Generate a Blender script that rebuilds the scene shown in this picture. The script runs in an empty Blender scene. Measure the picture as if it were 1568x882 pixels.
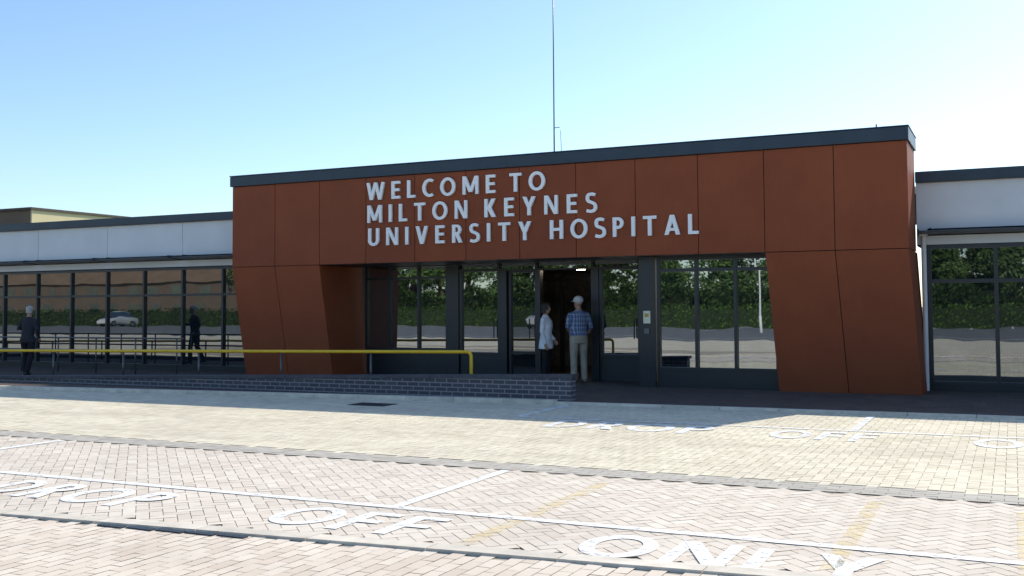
import bpy, bmesh, math, random
import numpy as np
from mathutils import Vector, Matrix, noise as mnoise
random.seed(7); rng=np.random.default_rng(7)
scene=bpy.context.scene
scene.view_settings.view_transform='Standard'
scene.view_settings.look='None'
scene.view_settings.exposure=0
COL=scene.collection

# ------------------------------------------------------------------ materials
def new_mat(name):
    m=bpy.data.materials.new(name); m.use_nodes=True
    nt=m.node_tree; return m,nt,nt.nodes['Principled BSDF']
def N(nt,typ,**kw):
    n=nt.nodes.new(typ)
    for k,v in kw.items(): setattr(n,k,v)
    return n
def coords(nt): return N(nt,'ShaderNodeTexCoord').outputs['Object']
def mix_col(nt,fac,a,b,blend='MIX'):
    n=N(nt,'ShaderNodeMix',data_type='RGBA',blend_type=blend)
    for sock,v in ((n.inputs[0],fac),(n.inputs[6],a),(n.inputs[7],b)):
        if isinstance(v,bpy.types.NodeSocket): nt.links.new(v,sock)
        elif isinstance(v,(int,float)): sock.default_value=v
        else: sock.default_value=(*v,1) if len(v)==3 else v
    return n.outputs[2]
def math_n(nt,op,a,b=None,clamp=False):
    n=N(nt,'ShaderNodeMath',operation=op); n.use_clamp=clamp
    for i,v in enumerate((a,b)):
        if v is None: continue
        if isinstance(v,bpy.types.NodeSocket): nt.links.new(v,n.inputs[i])
        else: n.inputs[i].default_value=v
    return n.outputs[0]
def noise_n(nt,vec,scale,detail=4,rough=.55):
    n=N(nt,'ShaderNodeTexNoise'); n.inputs['Scale'].default_value=scale
    n.inputs['Detail'].default_value=detail; n.inputs['Roughness'].default_value=rough
    nt.links.new(vec,n.inputs['Vector']); return n.outputs['Fac']
def ramp(nt,fac,lo,hi):
    n=N(nt,'ShaderNodeMapRange'); n.inputs['From Min'].default_value=lo; n.inputs['From Max'].default_value=hi
    nt.links.new(fac,n.inputs['Value']); return n.outputs[0]
def bump(nt,b,h,strength,dist=.01):
    n=N(nt,'ShaderNodeBump'); n.inputs['Strength'].default_value=strength; n.inputs['Distance'].default_value=dist
    nt.links.new(h,n.inputs['Height']); nt.links.new(n.outputs[0],b.inputs['Normal'])
def simple(name,col,rough=.6,metal=0,var=.25,scale=6,bmp=.15,island=0.0,spec=.5):
    m,nt,b=new_mat(name); c=coords(nt)
    f=noise_n(nt,c,scale); f=ramp(nt,f,.3,.7)
    dark=[x*(1-var) for x in col]; lite=[min(1,x*(1+var)) for x in col]
    out=mix_col(nt,f,dark,lite)
    if island>0:
        g=N(nt,'ShaderNodeNewGeometry'); r=g.outputs['Random Per Island']
        v=math_n(nt,'MULTIPLY',r,island); v=math_n(nt,'SUBTRACT',1.0,v)
        cmb=N(nt,'ShaderNodeCombineColor')
        for i in range(3): nt.links.new(v,cmb.inputs[i])
        out=mix_col(nt,1.0,out,cmb.outputs[0],'MULTIPLY')
    nt.links.new(out,b.inputs['Base Color'])
    b.inputs['Roughness'].default_value=rough; b.inputs['Metallic'].default_value=metal
    b.inputs['Specular IOR Level'].default_value=spec
    if bmp: bump(nt,b,noise_n(nt,c,scale*8),bmp)
    return m

def rust_mat():
    m,nt,b=new_mat('rust_cladding'); c=coords(nt)
    f=ramp(nt,noise_n(nt,c,1.3,6,.6),.3,.7)
    out=mix_col(nt,f,(.235,.054,.019),(.31,.076,.027))
    mp=N(nt,'ShaderNodeMapping'); mp.inputs['Scale'].default_value=(9,9,1.2); nt.links.new(c,mp.inputs['Vector'])
    f2=ramp(nt,noise_n(nt,mp.outputs[0],2.5,6,.65),.35,.75)
    out=mix_col(nt,math_n(nt,'MULTIPLY',f2,.30),out,(.17,.040,.016))
    g=N(nt,'ShaderNodeNewGeometry'); r=g.outputs['Random Per Island']
    out=mix_col(nt,math_n(nt,'MULTIPLY',r,.38),out,(.18,.048,.022))
    f3=noise_n(nt,c,70,3)
    out=mix_col(nt,math_n(nt,'MULTIPLY',f3,.25),out,(.34,.10,.042))
    nt.links.new(out,b.inputs['Base Color']); b.inputs['Roughness'].default_value=.6
    b.inputs['Specular IOR Level'].default_value=.25
    bump(nt,b,f3,.1,.004); return m
def glass_mat(name,fac=.30,tint=(.88,.94,.95),dark=(.014,.017,.020)):
    m,nt,b=new_mat(name); c=coords(nt)
    nt.nodes.remove(b); o=nt.nodes['Material Output']
    d=N(nt,'ShaderNodeBsdfDiffuse'); d.inputs['Color'].default_value=(*dark,1)
    gl=N(nt,'ShaderNodeBsdfGlossy'); gl.inputs['Color'].default_value=(*tint,1); gl.inputs['Roughness'].default_value=.012
    bp=N(nt,'ShaderNodeBump'); bp.inputs['Strength'].default_value=.14; bp.inputs['Distance'].default_value=.01
    nt.links.new(noise_n(nt,c,1.3,1),bp.inputs['Height']); nt.links.new(bp.outputs[0],gl.inputs['Normal'])
    fr=N(nt,'ShaderNodeFresnel'); fr.inputs['IOR'].default_value=1.5
    f=math_n(nt,'ADD',fr.outputs[0],fac-.04,True)
    dirt=math_n(nt,'MULTIPLY',noise_n(nt,c,2.2,5),.10); f=math_n(nt,'SUBTRACT',f,dirt,True)
    mx=N(nt,'ShaderNodeMixShader'); nt.links.new(f,mx.inputs[0]); nt.links.new(d.outputs[0],mx.inputs[1]); nt.links.new(gl.outputs[0],mx.inputs[2])
    nt.links.new(mx.outputs[0],o.inputs['Surface']); return m
def paver_mat(name,cols,stain=(.20,.18,.16),stain_amt=.35):
    m,nt,b=new_mat(name); c=coords(nt)
    g=N(nt,'ShaderNodeNewGeometry')
    cr=N(nt,'ShaderNodeValToRGB'); cr.color_ramp.interpolation='LINEAR'
    e=cr.color_ramp.elements; e[0].position=0; e[0].color=(*cols[0],1); e[1].position=1; e[1].color=(*cols[-1],1)
    for i,cc in enumerate(cols[1:-1]): q=e.new((i+1)/(len(cols)-1)); q.color=(*cc,1)
    nt.links.new(g.outputs['Random Per Island'],cr.inputs[0])
    out=cr.outputs[0]
    s=ramp(nt,noise_n(nt,c,.55,6,.62),.42,.75)
    out=mix_col(nt,math_n(nt,'MULTIPLY',s,stain_amt),out,stain)
    mp=N(nt,'ShaderNodeMapping'); mp.inputs['Scale'].default_value=(.12,1.1,1); nt.links.new(c,mp.inputs['Vector'])
    s2=ramp(nt,noise_n(nt,mp.outputs[0],1.2,4,.6),.45,.72)
    out=mix_col(nt,math_n(nt,'MULTIPLY',s2,stain_amt*.7),out,stain)
    f=noise_n(nt,c,60,3); out=mix_col(nt,math_n(nt,'MULTIPLY',f,.12),out,stain)
    # a few small dark spots (gum, oil)
    sp=ramp(nt,noise_n(nt,c,5.5,2,.5),.73,.78); out=mix_col(nt,math_n(nt,'MULTIPLY',sp,.45),out,[x*.5 for x in stain])
    nt.links.new(out,b.inputs['Base Color']); b.inputs['Roughness'].default_value=.85; b.inputs['Specular IOR Level'].default_value=.25
    bump(nt,b,f,.3,.003); return m
def brick_tex_mat(name,c1,c2,mortar,bw,bh,msize,vertical=False,rough=.8,stain=None):
    m,nt,b=new_mat(name); c=coords(nt); vec=c
    if vertical:
        s=N(nt,'ShaderNodeSeparateXYZ'); nt.links.new(c,s.inputs[0])
        k=N(nt,'ShaderNodeCombineXYZ'); nt.links.new(math_n(nt,'ADD',s.outputs[0],s.outputs[1]),k.inputs[0]); nt.links.new(s.outputs[2],k.inputs[1]); vec=k.outputs[0]
    t=N(nt,'ShaderNodeTexBrick'); t.inputs['Scale'].default_value=1
    t.inputs['Brick Width'].default_value=bw; t.inputs['Row Height'].default_value=bh; t.inputs['Mortar Size'].default_value=msize
    t.inputs['Color1'].default_value=(*c1,1); t.inputs['Color2'].default_value=(*c2,1); t.inputs['Mortar'].default_value=(*mortar,1)
    t.inputs['Bias'].default_value=0
    nt.links.new(vec,t.inputs['Vector']); out=t.outputs['Color']
    if stain: out=mix_col(nt,math_n(nt,'MULTIPLY',ramp(nt,noise_n(nt,c,.6,5),.4,.75),.4),out,stain)
    nt.links.new(out,b.inputs['Base Color']); b.inputs['Roughness'].default_value=rough
    bump(nt,b,math_n(nt,'SUBTRACT',1,t.outputs['Fac']),.5,.006); return m
def worn_paint(name,col,wear_lo,wear_hi,scale=9,maxi=1.0):
    m,nt,b=new_mat(name); c=coords(nt)
    b.inputs['Base Color'].default_value=(*col,1); b.inputs['Roughness'].default_value=.7
    tr=N(nt,'ShaderNodeBsdfTransparent'); o=nt.nodes['Material Output']
    f=noise_n(nt,c,scale,8,.75); f=ramp(nt,f,wear_lo,wear_hi); f=math_n(nt,'MULTIPLY',f,maxi)
    mx=N(nt,'ShaderNodeMixShader'); nt.links.new(f,mx.inputs[0]); nt.links.new(tr.outputs[0],mx.inputs[1]); nt.links.new(b.outputs[0],mx.inputs[2])
    nt.links.new(mx.outputs[0],o.inputs['Surface']); return m

RUST=rust_mat()
DARK=simple('dark_metal',(.030,.035,.042),.45,.0,.15,4,.03)
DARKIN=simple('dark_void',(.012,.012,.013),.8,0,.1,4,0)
FRAME=simple('window_frame_metal',(.022,.025,.030),.35,.0,.1,5,.02)
PARA=simple('parapet_metal',(.030,.044,.062),.4,.2,.12,2,.03)
WHITEP=simple('white_fascia_panel',(.70,.72,.73),.4,0,.05,1.2,.02,island=.06)
WHITE=simple('white_letter_paint',(.93,.93,.92),.45,0,.02,4,0)
PIPE=simple('white_pipe',(.7,.7,.7),.4,0,.05,4,0)
GLASS=glass_mat('window_glass',.42)
GLASSL=glass_mat('tinted_window_glass',.31)
GLASSD=glass_mat('door_glass',.28)
ROOF=simple('roof_felt',(.12,.12,.12),.9,0,.3,2,.1)
PAVN=paver_mat('block_paving_near',[(.71,.61,.49),(.80,.70,.57),(.83,.73,.60),(.76,.65,.53),(.86,.77,.64)],(.44,.38,.31),.34)
PAVF=paver_mat('block_paving_far',[(.74,.66,.48),(.83,.75,.56),(.87,.79,.60),(.79,.70,.52)],(.44,.38,.29),.38)
PAVW=paver_mat('footway_pavers',[(.72,.60,.47),(.82,.70,.56),(.85,.74,.60)],(.44,.37,.29),.35)
PAVC=paver_mat('channel_pavers',[(.50,.46,.39),(.58,.54,.46),(.54,.50,.42)],(.34,.31,.26),.35)
PAVD=paver_mat('entrance_pavers',[(.13,.10,.085),(.17,.125,.10),(.11,.09,.08)],(.07,.06,.055),.4)
JOINT=simple('paving_joint_sand',(.42,.36,.28),.95,0,.3,8,.1)
PAVT=brick_tex_mat('paving_sheet',(.74,.65,.50),(.80,.70,.54),(.42,.36,.28),.2,.1,.006,stain=(.44,.38,.30))
ASPH=simple('asphalt',(.15,.15,.155),.9,0,.3,1.5,.3)
KERB=simple('kerb_stone',(.74,.66,.54),.85,0,.15,5,.2,island=.15)
WALLB=brick_tex_mat('dark_engineering_brick',(.050,.055,.075),(.085,.085,.105),(.26,.25,.26),.225,.075,.010,True,.6)
COPE=simple('wall_coping',(.07,.075,.095),.6,0,.2,5,.1,island=.2)
YEL=simple('yellow_rail',(.82,.52,.02),.4,0,.08,6,0)
GREY=simple('grey_metal',(.13,.135,.14),.4,.5,.1,6,0)
WPAINT=worn_paint('worn_white_paint',(.90,.90,.88),.30,.48,11)
WPAINTF=worn_paint('faded_white_paint',(.88,.88,.86),.30,.54,7)
YPAINT=worn_paint('faded_yellow_paint',(.86,.70,.30),.42,.74,9,.8)
CREAM=simple('cream_render',(.80,.68,.38),.8,0,.05,.8,.05)
BROWN=simple('brown_cladding',(.20,.13,.08),.8,0,.15,1,.05)
REDB=brick_tex_mat('brown_brick',(.12,.072,.045),(.15,.09,.06),(.2,.17,.14),.225,.075,.01,True,.85)
GRASS=simple('grass_ground',(.07,.11,.03),.95,0,.4,.8,.3)
BARK=simple('bark',(.09,.065,.045),.9,0,.3,6,.4)
def leaf_mat(name,a,b2):
    m,nt,b=new_mat(name); g=N(nt,'ShaderNodeNewGeometry')
    out=mix_col(nt,g.outputs['Random Per Island'],a,b2)
    nt.links.new(out,b.inputs['Base Color']); b.inputs['Roughness'].default_value=.6
    return m
LEAF=leaf_mat('tree_leaves',(.035,.075,.015),(.11,.18,.04))
HLEAF=leaf_mat('hedge_leaves',(.08,.16,.03),(.18,.29,.06))
SLEAF=leaf_mat('shrub_leaves',(.03,.065,.015),(.10,.16,.04))

# ------------------------------------------------------------------ mesh helpers
def empty(name,loc=(0,0,0),rz=0):
    e=bpy.data.objects.new(name,None); e.location=loc; e.rotation_euler=(0,0,rz); e.empty_display_size=.3; COL.objects.link(e); return e
def obj_from(name,verts,faces,mats,parent=None,smooth=False,mi=None):
    me=bpy.data.meshes.new(name); me.from_pydata(verts,[],faces)
    for m in (mats if isinstance(mats,(list,tuple)) else [mats]): me.materials.append(m)
    if mi is not None: me.polygons.foreach_set('material_index',mi)
    if smooth: me.polygons.foreach_set('use_smooth',[True]*len(me.polygons))
    me.update(); o=bpy.data.objects.new(name,me); COL.objects.link(o)
    if parent: o.parent=parent
    return o
class MB:
    def __init__(s): s.v=[]; s.f=[]
    def hex(s,p):
        n=len(s.v); s.v+= [tuple(q) for q in p]
        for f in ((0,3,2,1),(4,5,6,7),(0,1,5,4),(1,2,6,5),(2,3,7,6),(3,0,4,7)): s.f.append(tuple(n+i for i in f))
    def box(s,x0,x1,y0,y1,z0,z1):
        s.hex([(x0,y0,z0),(x1,y0,z0),(x1,y1,z0),(x0,y1,z0),(x0,y0,z1),(x1,y0,z1),(x1,y1,z1),(x0,y1,z1)])
    def quad(s,a,b,c,d):
        n=len(s.v); s.v+=[a,b,c,d]; s.f.append((n,n+1,n+2,n+3))
    def tube(s,pts,radii,n=10,caps=True,squash=None):
        pts=[Vector(p) for p in pts]; rings=[]
        T=[]
        for i in range(len(pts)):
            a=pts[max(0,i-1)]; b=pts[min(len(pts)-1,i+1)]; T.append((b-a).normalized())
        ref=Vector((0,1,0)) if abs(T[0].y)<.9 else Vector((1,0,0))
        P=list(zip(pts,radii,T))
        if caps:
            r0=radii[0] if not isinstance(radii[0],tuple) else min(radii[0]); r1=radii[-1] if not isinstance(radii[-1],tuple) else min(radii[-1])
            sc=lambda r,k:(r[0]*k,r[1]*k) if isinstance(r,tuple) else r*k
            P=[(pts[0]-T[0]*r0*.9,sc(radii[0],.35),T[0]),(pts[0]-T[0]*r0*.55,sc(radii[0],.8),T[0])]+P+[(pts[-1]+T[-1]*r1*.55,sc(radii[-1],.8),T[-1]),(pts[-1]+T[-1]*r1*.9,sc(radii[-1],.35),T[-1])]
        base=len(s.v)
        for p,r,t in P:
            v=(ref-t*ref.dot(t)).normalized(); u=v.cross(t).normalized(); 
            ru,rv=(r if isinstance(r,tuple) else (r,r))
            for k in range(n):
                a=2*math.pi*k/n; s.v.append(tuple(p+u*ru*math.cos(a)+v*rv*math.sin(a)))
        m=len(P)
        for i in range(m-1):
            for k in range(n):
                s.f.append((base+i*n+k,base+i*n+(k+1)%n,base+(i+1)*n+(k+1)%n,base+(i+1)*n+k))
        s.f.append(tuple(base+k for k in reversed(range(n)))); s.f.append(tuple(base+(m-1)*n+k for k in range(n)))
    def ell(s,c,r,n=12,m=8):
        base=len(s.v)
        for i in range(1,m):
            ph=math.pi*i/m
            for k in range(n):
                a=2*math.pi*k/n; s.v.append((c[0]+r[0]*math.sin(ph)*math.cos(a),c[1]+r[1]*math.sin(ph)*math.sin(a),c[2]-r[2]*math.cos(ph)))
        for i in range(m-2):
            for k in range(n): s.f.append((base+i*n+k,base+i*n+(k+1)%n,base+(i+1)*n+(k+1)%n,base+(i+1)*n+k))
        s.f.append(tuple(base+k for k in reversed(range(n)))); s.f.append(tuple(base+(m-2)*n+k for k in range(n)))
    def obj(s,name,mats,parent=None,smooth=False): return obj_from(name,s.v,s.f,mats,parent,smooth)
def bevel(o,w=.01,seg=2):
    m=o.modifiers.new('bevel','BEVEL'); m.width=w; m.segments=seg; m.limit_method='ANGLE'; return o

# ------------------------------------------------------------------ ground
g=MB(); g.quad((-900,-900,0),(900,-900,0),(900,900,0),(-900,900,0)); g.obj('ground',GRASS)
g=MB(); g.quad((-140,-37,.004),(120,-37,.004),(120,2,.004),(-140,2,.004)); g.obj('car_park_asphalt',ASPH)
g=MB(); g.quad((-140,-9,.008),(120,-9,.008),(120,30,.008),(-140,30,.008)); g.obj('road',PAVT)
def kerbY(X): return 5.74+(X+7.24)*.09
FK=[(-60,10.6),(-30,13.55),(-20,14.6),(-12,15.4),(-6.4,15.92),(.5,16.15),(40,17)]
def fkY(X):
    for (a,b),(c,d) in zip(FK,FK[1:]):
        if X<=c: return b+(d-b)*(X-a)/(c-a)
    return 17
xs=np.linspace(-32,12,23)
g=MB()
for a,b in zip(xs,xs[1:]): g.quad((a,2.2,.012),(b,2.2,.012),(b,fkY(b),.012),(a,fkY(a),.012))
g.obj('paving_bed',JOINT)
def pavers(name,mat,inside,xr,yr,rot,herring=True,w=.1,gap=.005,z=.020,bond=.5):
    c,s_=math.cos(rot),math.sin(rot)
    cx,cy=(xr[0]+xr[1])/2,(yr[0]+yr[1])/2; R=math.hypot(xr[1]-xr[0],yr[1]-yr[0])/2+1
    n=int(R/w)+2
    I,J=np.meshgrid(np.arange(-n,n),np.arange(-n,n),indexing='ij'); I=I.ravel();J=J.ravel()
    if herring:
        k=(I-J)%4
        h=k==0; v=k==3
        x0=np.concatenate([I[h],I[v]])*w; y0=np.concatenate([J[h],J[v]])*w
        wx=np.concatenate([np.full(h.sum(),2*w),np.full(v.sum(),w)]); wy=np.concatenate([np.full(h.sum(),w),np.full(v.sum(),2*w)])
    else:
        h=(I+ (J%2))%2==0
        x0=I[h]*w; y0=J[h]*w; wx=np.full(h.sum(),2*w); wy=np.full(h.sum(),w)
    mx=x0+wx/2; my=y0+wy/2
    X=cx+mx*c-my*s_; Y=cy+mx*s_+my*c
    keep=(X>xr[0])&(X<xr[1])&(Y>yr[0])&(Y<yr[1])
    keep&=np.array([inside(a,b) if kk else False for a,b,kk in zip(X,Y,keep)])
    x0,y0,wx,wy=x0[keep],y0[keep],wx[keep],wy[keep]
    g2=gap/2; m=len(x0)
    cxs=np.stack([x0+g2,x0+wx-g2,x0+wx-g2,x0+g2],1); cys=np.stack([y0+g2,y0+g2,y0+wy-g2,y0+wy-g2],1)
    VX=cx+cxs*c-cys*s_; VY=cy+cxs*s_+cys*c; VZ=z+rng.uniform(-.0012,.0012,(m,4))
    V=np.stack([VX,VY,VZ],2).reshape(-1,3)
    F=np.arange(m*4).reshape(-1,4)
    obj_from(name,V.tolist(),F.tolist(),mat)
vis=lambda X,Y: X>-1.35*Y-3
pavers('block_paving',PAVN,lambda X,Y: vis(X,Y) and kerbY(X)+.09<Y,(-20,7),(4.8,9.24),math.radians(45))
pavers('block_paving',PAVF,lambda X,Y: vis(X,Y) and Y<fkY(X)-.08,(-26,9),(9.68,16.3),math.radians(0))
pavers('channel_paving',PAVC,lambda X,Y: vis(X,Y),(-22,8),(9.25,9.68),0,herring=False,w=.1)
pavers('footway_paving',PAVW,lambda X,Y: vis(X,Y) and Y<kerbY(X)-.09,(-14,8),(2.3,6.6),math.radians(90),herring=False)
k=MB(); x=-26.
while x<8:
    a,b=x,x+.9; 
    k.hex([(a+.004,kerbY(a)-.09,0),(b-.004,kerbY(b)-.09,0),(b-.004,kerbY(b)+.08,0),(a+.004,kerbY(a)+.08,0),
           (a+.004,kerbY(a)-.09,.036),(b-.004,kerbY(b)-.09,.036),(b-.004,kerbY(b)+.08,.032),(a+.004,kerbY(a)+.08,.032)]); x+=.9
k.obj('kerb',KERB)
k=MB(); x=-50.
while x<30:
    a,b=x,x+.9; h=.085 if x<-7 else .055
    k.hex([(a+.004,fkY(a)-.07,0),(b-.004,fkY(b)-.07,0),(b-.004,fkY(b)+.07,0),(a+.004,fkY(a)+.07,0),
           (a+.004,fkY(a)-.06,h),(b-.004,fkY(b)-.06,h),(b-.004,fkY(b)+.07,h),(a+.004,fkY(a)+.07,h)]); x+=.9
k.obj('kerb',KERB)
g=MB(); xs=np.linspace(-50,30,41)
for a,b in zip(xs,xs[1:]): g.quad((a,fkY(a)+.07,.046),(b,fkY(b)+.07,.046),(b,20.9,.046),(a,20.9,.046))
g.obj('pavement',simple('dark_joint',(.08,.07,.06),.95))
pavers('entrance_paving',PAVD,lambda X,Y: Y>fkY(X)+.12,(-28,8),(13.9,20.5),0,herring=False,gap=.006,z=.052)

# ------------------------------------------------------------------ lettering (stroke-built glyphs)
T_=.175
def arcs(cx,cy,rx,ry,a0,a1,t=T_,n=20):
    out=[]
    for i in range(n):
        A=math.radians(a0+(a1-a0)*i/n); Bn=math.radians(a0+(a1-a0)*(i+1)/n)
        f=lambda a,k:(cx+(rx-k)*math.cos(a),cy+(ry-k*.92)*math.sin(a))
        out.append([f(A,0),f(Bn,0),f(Bn,t),f(A,t)])
    return out
R_=lambda x0,y0,x1,y1:[[(x0,y0),(x1,y0),(x1,y1),(x0,y1)]]
def D_(xa,ya,xb,yb,w): return [[(xa-w/2,ya),(xa+w/2,ya),(xb+w/2,yb),(xb-w/2,yb)]]
def stroke(pts,t):
    P=[Vector((a,b)) for a,b in pts]
    for _ in range(3):
        Q=[P[0]]
        for a,b in zip(P,P[1:]): Q+= [a.lerp(b,.25),a.lerp(b,.75)]
        Q.append(P[-1]); P=Q
    L=[]
    for i,pp in enumerate(P):
        d=(P[min(i+1,len(P)-1)]-P[max(i-1,0)]).normalized(); n_=Vector((-d.y,d.x))
        L.append((pp+n_*t/2,pp-n_*t/2))
    return [[tuple(a[0]),tuple(a[1]),tuple(b_[1]),tuple(b_[0])] for a,b_ in zip(L,L[1:])]
h_=.155
GLY={
'E':(.52,[R_(0,0,T_,1),R_(T_,0,.52,h_),R_(T_,.43,.48,.43+h_),R_(T_,1-h_,.52,1)]),
'F':(.50,[R_(0,0,T_,1),R_(T_,.43,.46,.43+h_),R_(T_,1-h_,.50,1)]),
'D':(.68,[R_(0,0,T_,1),R_(T_,0,.24,h_),R_(T_,1-h_,.24,1),arcs(.235,.5,.445,.5,-90,90,.165,18)]),
'L':(.48,[R_(0,0,T_,1),R_(T_,0,.48,h_)]),
'T':(.64,[R_(0,1-h_,.64,1),R_(.2325,0,.4075,1-h_)]),
'I':(.18,[R_(0,0,T_,1)]),
'H':(.68,[R_(0,0,T_,1),R_(.68-T_,0,.68,1),R_(T_,.43,.68-T_,.43+h_)]),
'N':(.70,[R_(0,0,.16,1),R_(.54,0,.70,1),D_(.10,1,.60,0,.20)]),
'M':(.88,[R_(0,0,.16,1),R_(.72,0,.88,1),D_(.10,1,.44,.12,.19),D_(.78,1,.44,.12,.19)]),
'W':(1.10,[D_(.09,1,.29,0,.18),D_(.55,1,.29,0,.18),D_(.55,1,.81,0,.18),D_(1.01,1,.81,0,.18)]),
'V':(.70,[D_(.09,1,.35,0,.19),D_(.61,1,.35,0,.19)]),
'Y':(.68,[D_(.10,1,.34,.42,.20),D_(.58,1,.34,.42,.20),R_(.2525,0,.4275,.44)]),
'K':(.62,[R_(0,0,T_,1),D_(.24,.48,.50,1,.22),D_(.24,.56,.51,0,.23)]),
'A':(.72,[D_(.09,0,.36,1,.19),D_(.63,0,.36,1,.19),R_(.2,.2,.52,.34)]),
'U':(.66,[R_(0,.32,T_,1),R_(.66-T_,.32,.66,1),arcs(.33,.322,.33,.337,180,360)]),
'O':(.86,[arcs(.43,.5,.43,.515,0,360,n=36)]),
'C':(.62,[arcs(.43,.5,.43,.515,58,302,n=28)]),
'S':(.50,[stroke([(.45,.90),(.28,.96),(.06,.90),(.06,.60),(.26,.52),(.46,.42),(.46,.12),(.24,.03),(.02,.10)],.165)]),
'R':(.56,[R_(0,0,T_,1),R_(T_,1-h_,.27,1),R_(T_,.43,.27,.43+h_),arcs(.265,.7155,.255,.2845,-90,90,.165,14),D_(.28,.46,.47,0,.20)]),
'P':(.53,[R_(0,0,T_,1),R_(T_,1-h_,.27,1),R_(T_,.40,.27,.40+h_),arcs(.265,.70,.265,.30,-90,90,.165,14)]),
}
def sign_word(name,body,x0,x1,z,hh,parent,ws=1.10,depth=.045):
    m=MB(); tot=sum(GLY[ch][0] for ch in body)*hh*ws; gap=(x1-x0-tot)/(len(body)-1); x=x0
    for ch in body:
        wd,strokes=GLY[ch]
        for si,quads in enumerate(strokes):
            yf=YF-.015-depth-si*.0012; yb=YF-.012
            for i,q in enumerate(quads):
                P=[(x+a*hh*ws,z+b*hh) for a,b in q]
                ar=sum(P[i][0]*P[(i+1)%4][1]-P[(i+1)%4][0]*P[i][1] for i in range(4))
                if ar<0: P=P[::-1]
                n=len(m.v); m.v+=[(a,yf,b) for a,b in P]+[(a,yb,b) for a,b in P]
                m.f.append((n,n+1,n+2,n+3))
                for j in range(4): m.f.append((n+j,n+4+j,n+4+(j+1)%4,n+(j+1)%4))
        x+=wd*hh*ws+gap
    return m.obj(name,WHITE,parent)
def road_word(name,body,x0,x1,y0,y1,mat,parent,z,gapf=.16):
    m=MB(); nat=sum(GLY[ch][0] for ch in body); ws=(x1-x0)/(nat+gapf*(len(body)-1)); x=x0; hh=y1-y0
    for ch in body:
        wd,strokes=GLY[ch]
        for si,quads in enumerate(strokes):
            for q in quads:
                P=[(x+a*ws,y0+b*hh) for a,b in q]
                ar=sum(P[i][0]*P[(i+1)%4][1]-P[(i+1)%4][0]*P[i][1] for i in range(4))
                if ar<0: P=P[::-1]
                m.quad(*[(a,b,z+si*.0012) for a,b in P])
        x+=(wd+gapf)*ws
    return m.obj(name,mat,parent)
rm=empty('road_markings')
ZM=.026
g=MB()
def gl(x0,x1,y0,y1): 
    g.quad((x0,y0,ZM),(x1,y0,ZM),(x1,y1,ZM),(x0,y1,ZM))
gl(-24,6,7.11,7.21)
for X in (-16.47,-10.47,-4.47,1.53): gl(X-.05,X+.05,7.213,9.2)
g.obj('bay_lines_near',WPAINT,rm)
g=MB(); gl(-6.55,6,13.75,13.84)
for X in (-6.5,-1.85,2.8): gl(X-.05,X+.05,13.843,15.7)
g.obj('bay_lines_far',WPAINTF,rm)
g=MB()
for X in (-3.35,-1.03,.05): gl(X-.06,X+.06,kerbY(X)+.2,7.10); gl(X-.06,X+.06,7.22,8.9)
g.obj('faded_yellow_lines',YPAINT,rm)
for b,x0,x1 in (('DROP',-8.3,-6.38),('OFF',-5.16,-3.80),('ONLY',-2.64,-.74)):
    road_word('letters_'+b.lower()+'_near',b,x0,x1,6.28,6.92,WPAINT,rm,ZM)
for b,x0,x1 in (('DROP',-5.7,-3.5),('OFF',-2.75,-1.5),('ONLY',-.45,1.5)):
    road_word('letters_'+b.lower()+'_far',b,x0,x1,12.75,13.55,WPAINTF,rm,ZM)
g=MB(); g.box(-9.9,-9.2,14.4,14.85,.0,.027)
for i in range(6): g.box(-9.86+i*.11,-9.80+i*.11,14.45,14.8,.027,.031)
g.obj('drain_cover',DARK)
g=MB()
for i in range(5):
    a=-6.1+i*.26; g.box(a,a+.24,kerbY(a)-.165,kerbY(a)-.115,.0,.030)
g.obj('dark_kerb_strip',DARK)  # short row of dark blocks on the camera side of the near kerb

# ------------------------------------------------------------------ building
B=empty('hospital_entrance_building')
PW=1.2225; XL=-16.24; XR=-1.57; YF=19.0; ZS=2.57; ZC=4.43; YW=20.5; YD=20.6
core=MB()
core.box(XL+.03,XR-.03,YF+.03,20.47,ZS+.02,ZC); core.obj('upper_core',DARKIN,B)
p=MB()
gp=.007
for i in range(12):
    p.box(XL+i*PW+gp,XL+(i+1)*PW-gp,YF,YF+.028,ZS+gp,ZC-.01)
for xa,xb in ((XR-.026,XR-.003),(XL+.003,XL+.026)):
    p.box(xa,xb,YF+.032,YF+1.45,ZS+gp,ZC-.01)
LB=.34; SH=.14
def pillar(x0,x1,n):
    w=(x1-x0)/n
    for i in range(n):
        a=x0+i*w+gp; b=x0+(i+1)*w-gp
        p.hex([(a+SH,YF+LB,.05),(b+SH,YF+LB,.05),(b+SH,YF+LB+.03,.05),(a+SH,YF+LB+.03,.05),
               (a,YF,ZS-gp),(b,YF,ZS-gp),(b,YF+.03,ZS-gp),(a,YF+.03,ZS-gp)])
    for xx,s in ((x0,-1),(x1,1)):
        a,b=(xx+.002,xx+.024) if s<0 else (xx-.024,xx-.002)
        p.hex([(a+SH,YF+LB+.034,.05),(b+SH,YF+LB+.034,.05),(b+SH,20.7,.05),(a+SH,20.7,.05),
               (a,YF+.034,ZS-gp),(b,YF+.034,ZS-gp),(b,20.7,ZS-gp),(a,20.7,ZS-gp)])
pillar(XL,XL+2*PW,2); pillar(XR-2*PW,XR,2)
p.obj('rust_panels',RUST,B)
c=MB()
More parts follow.
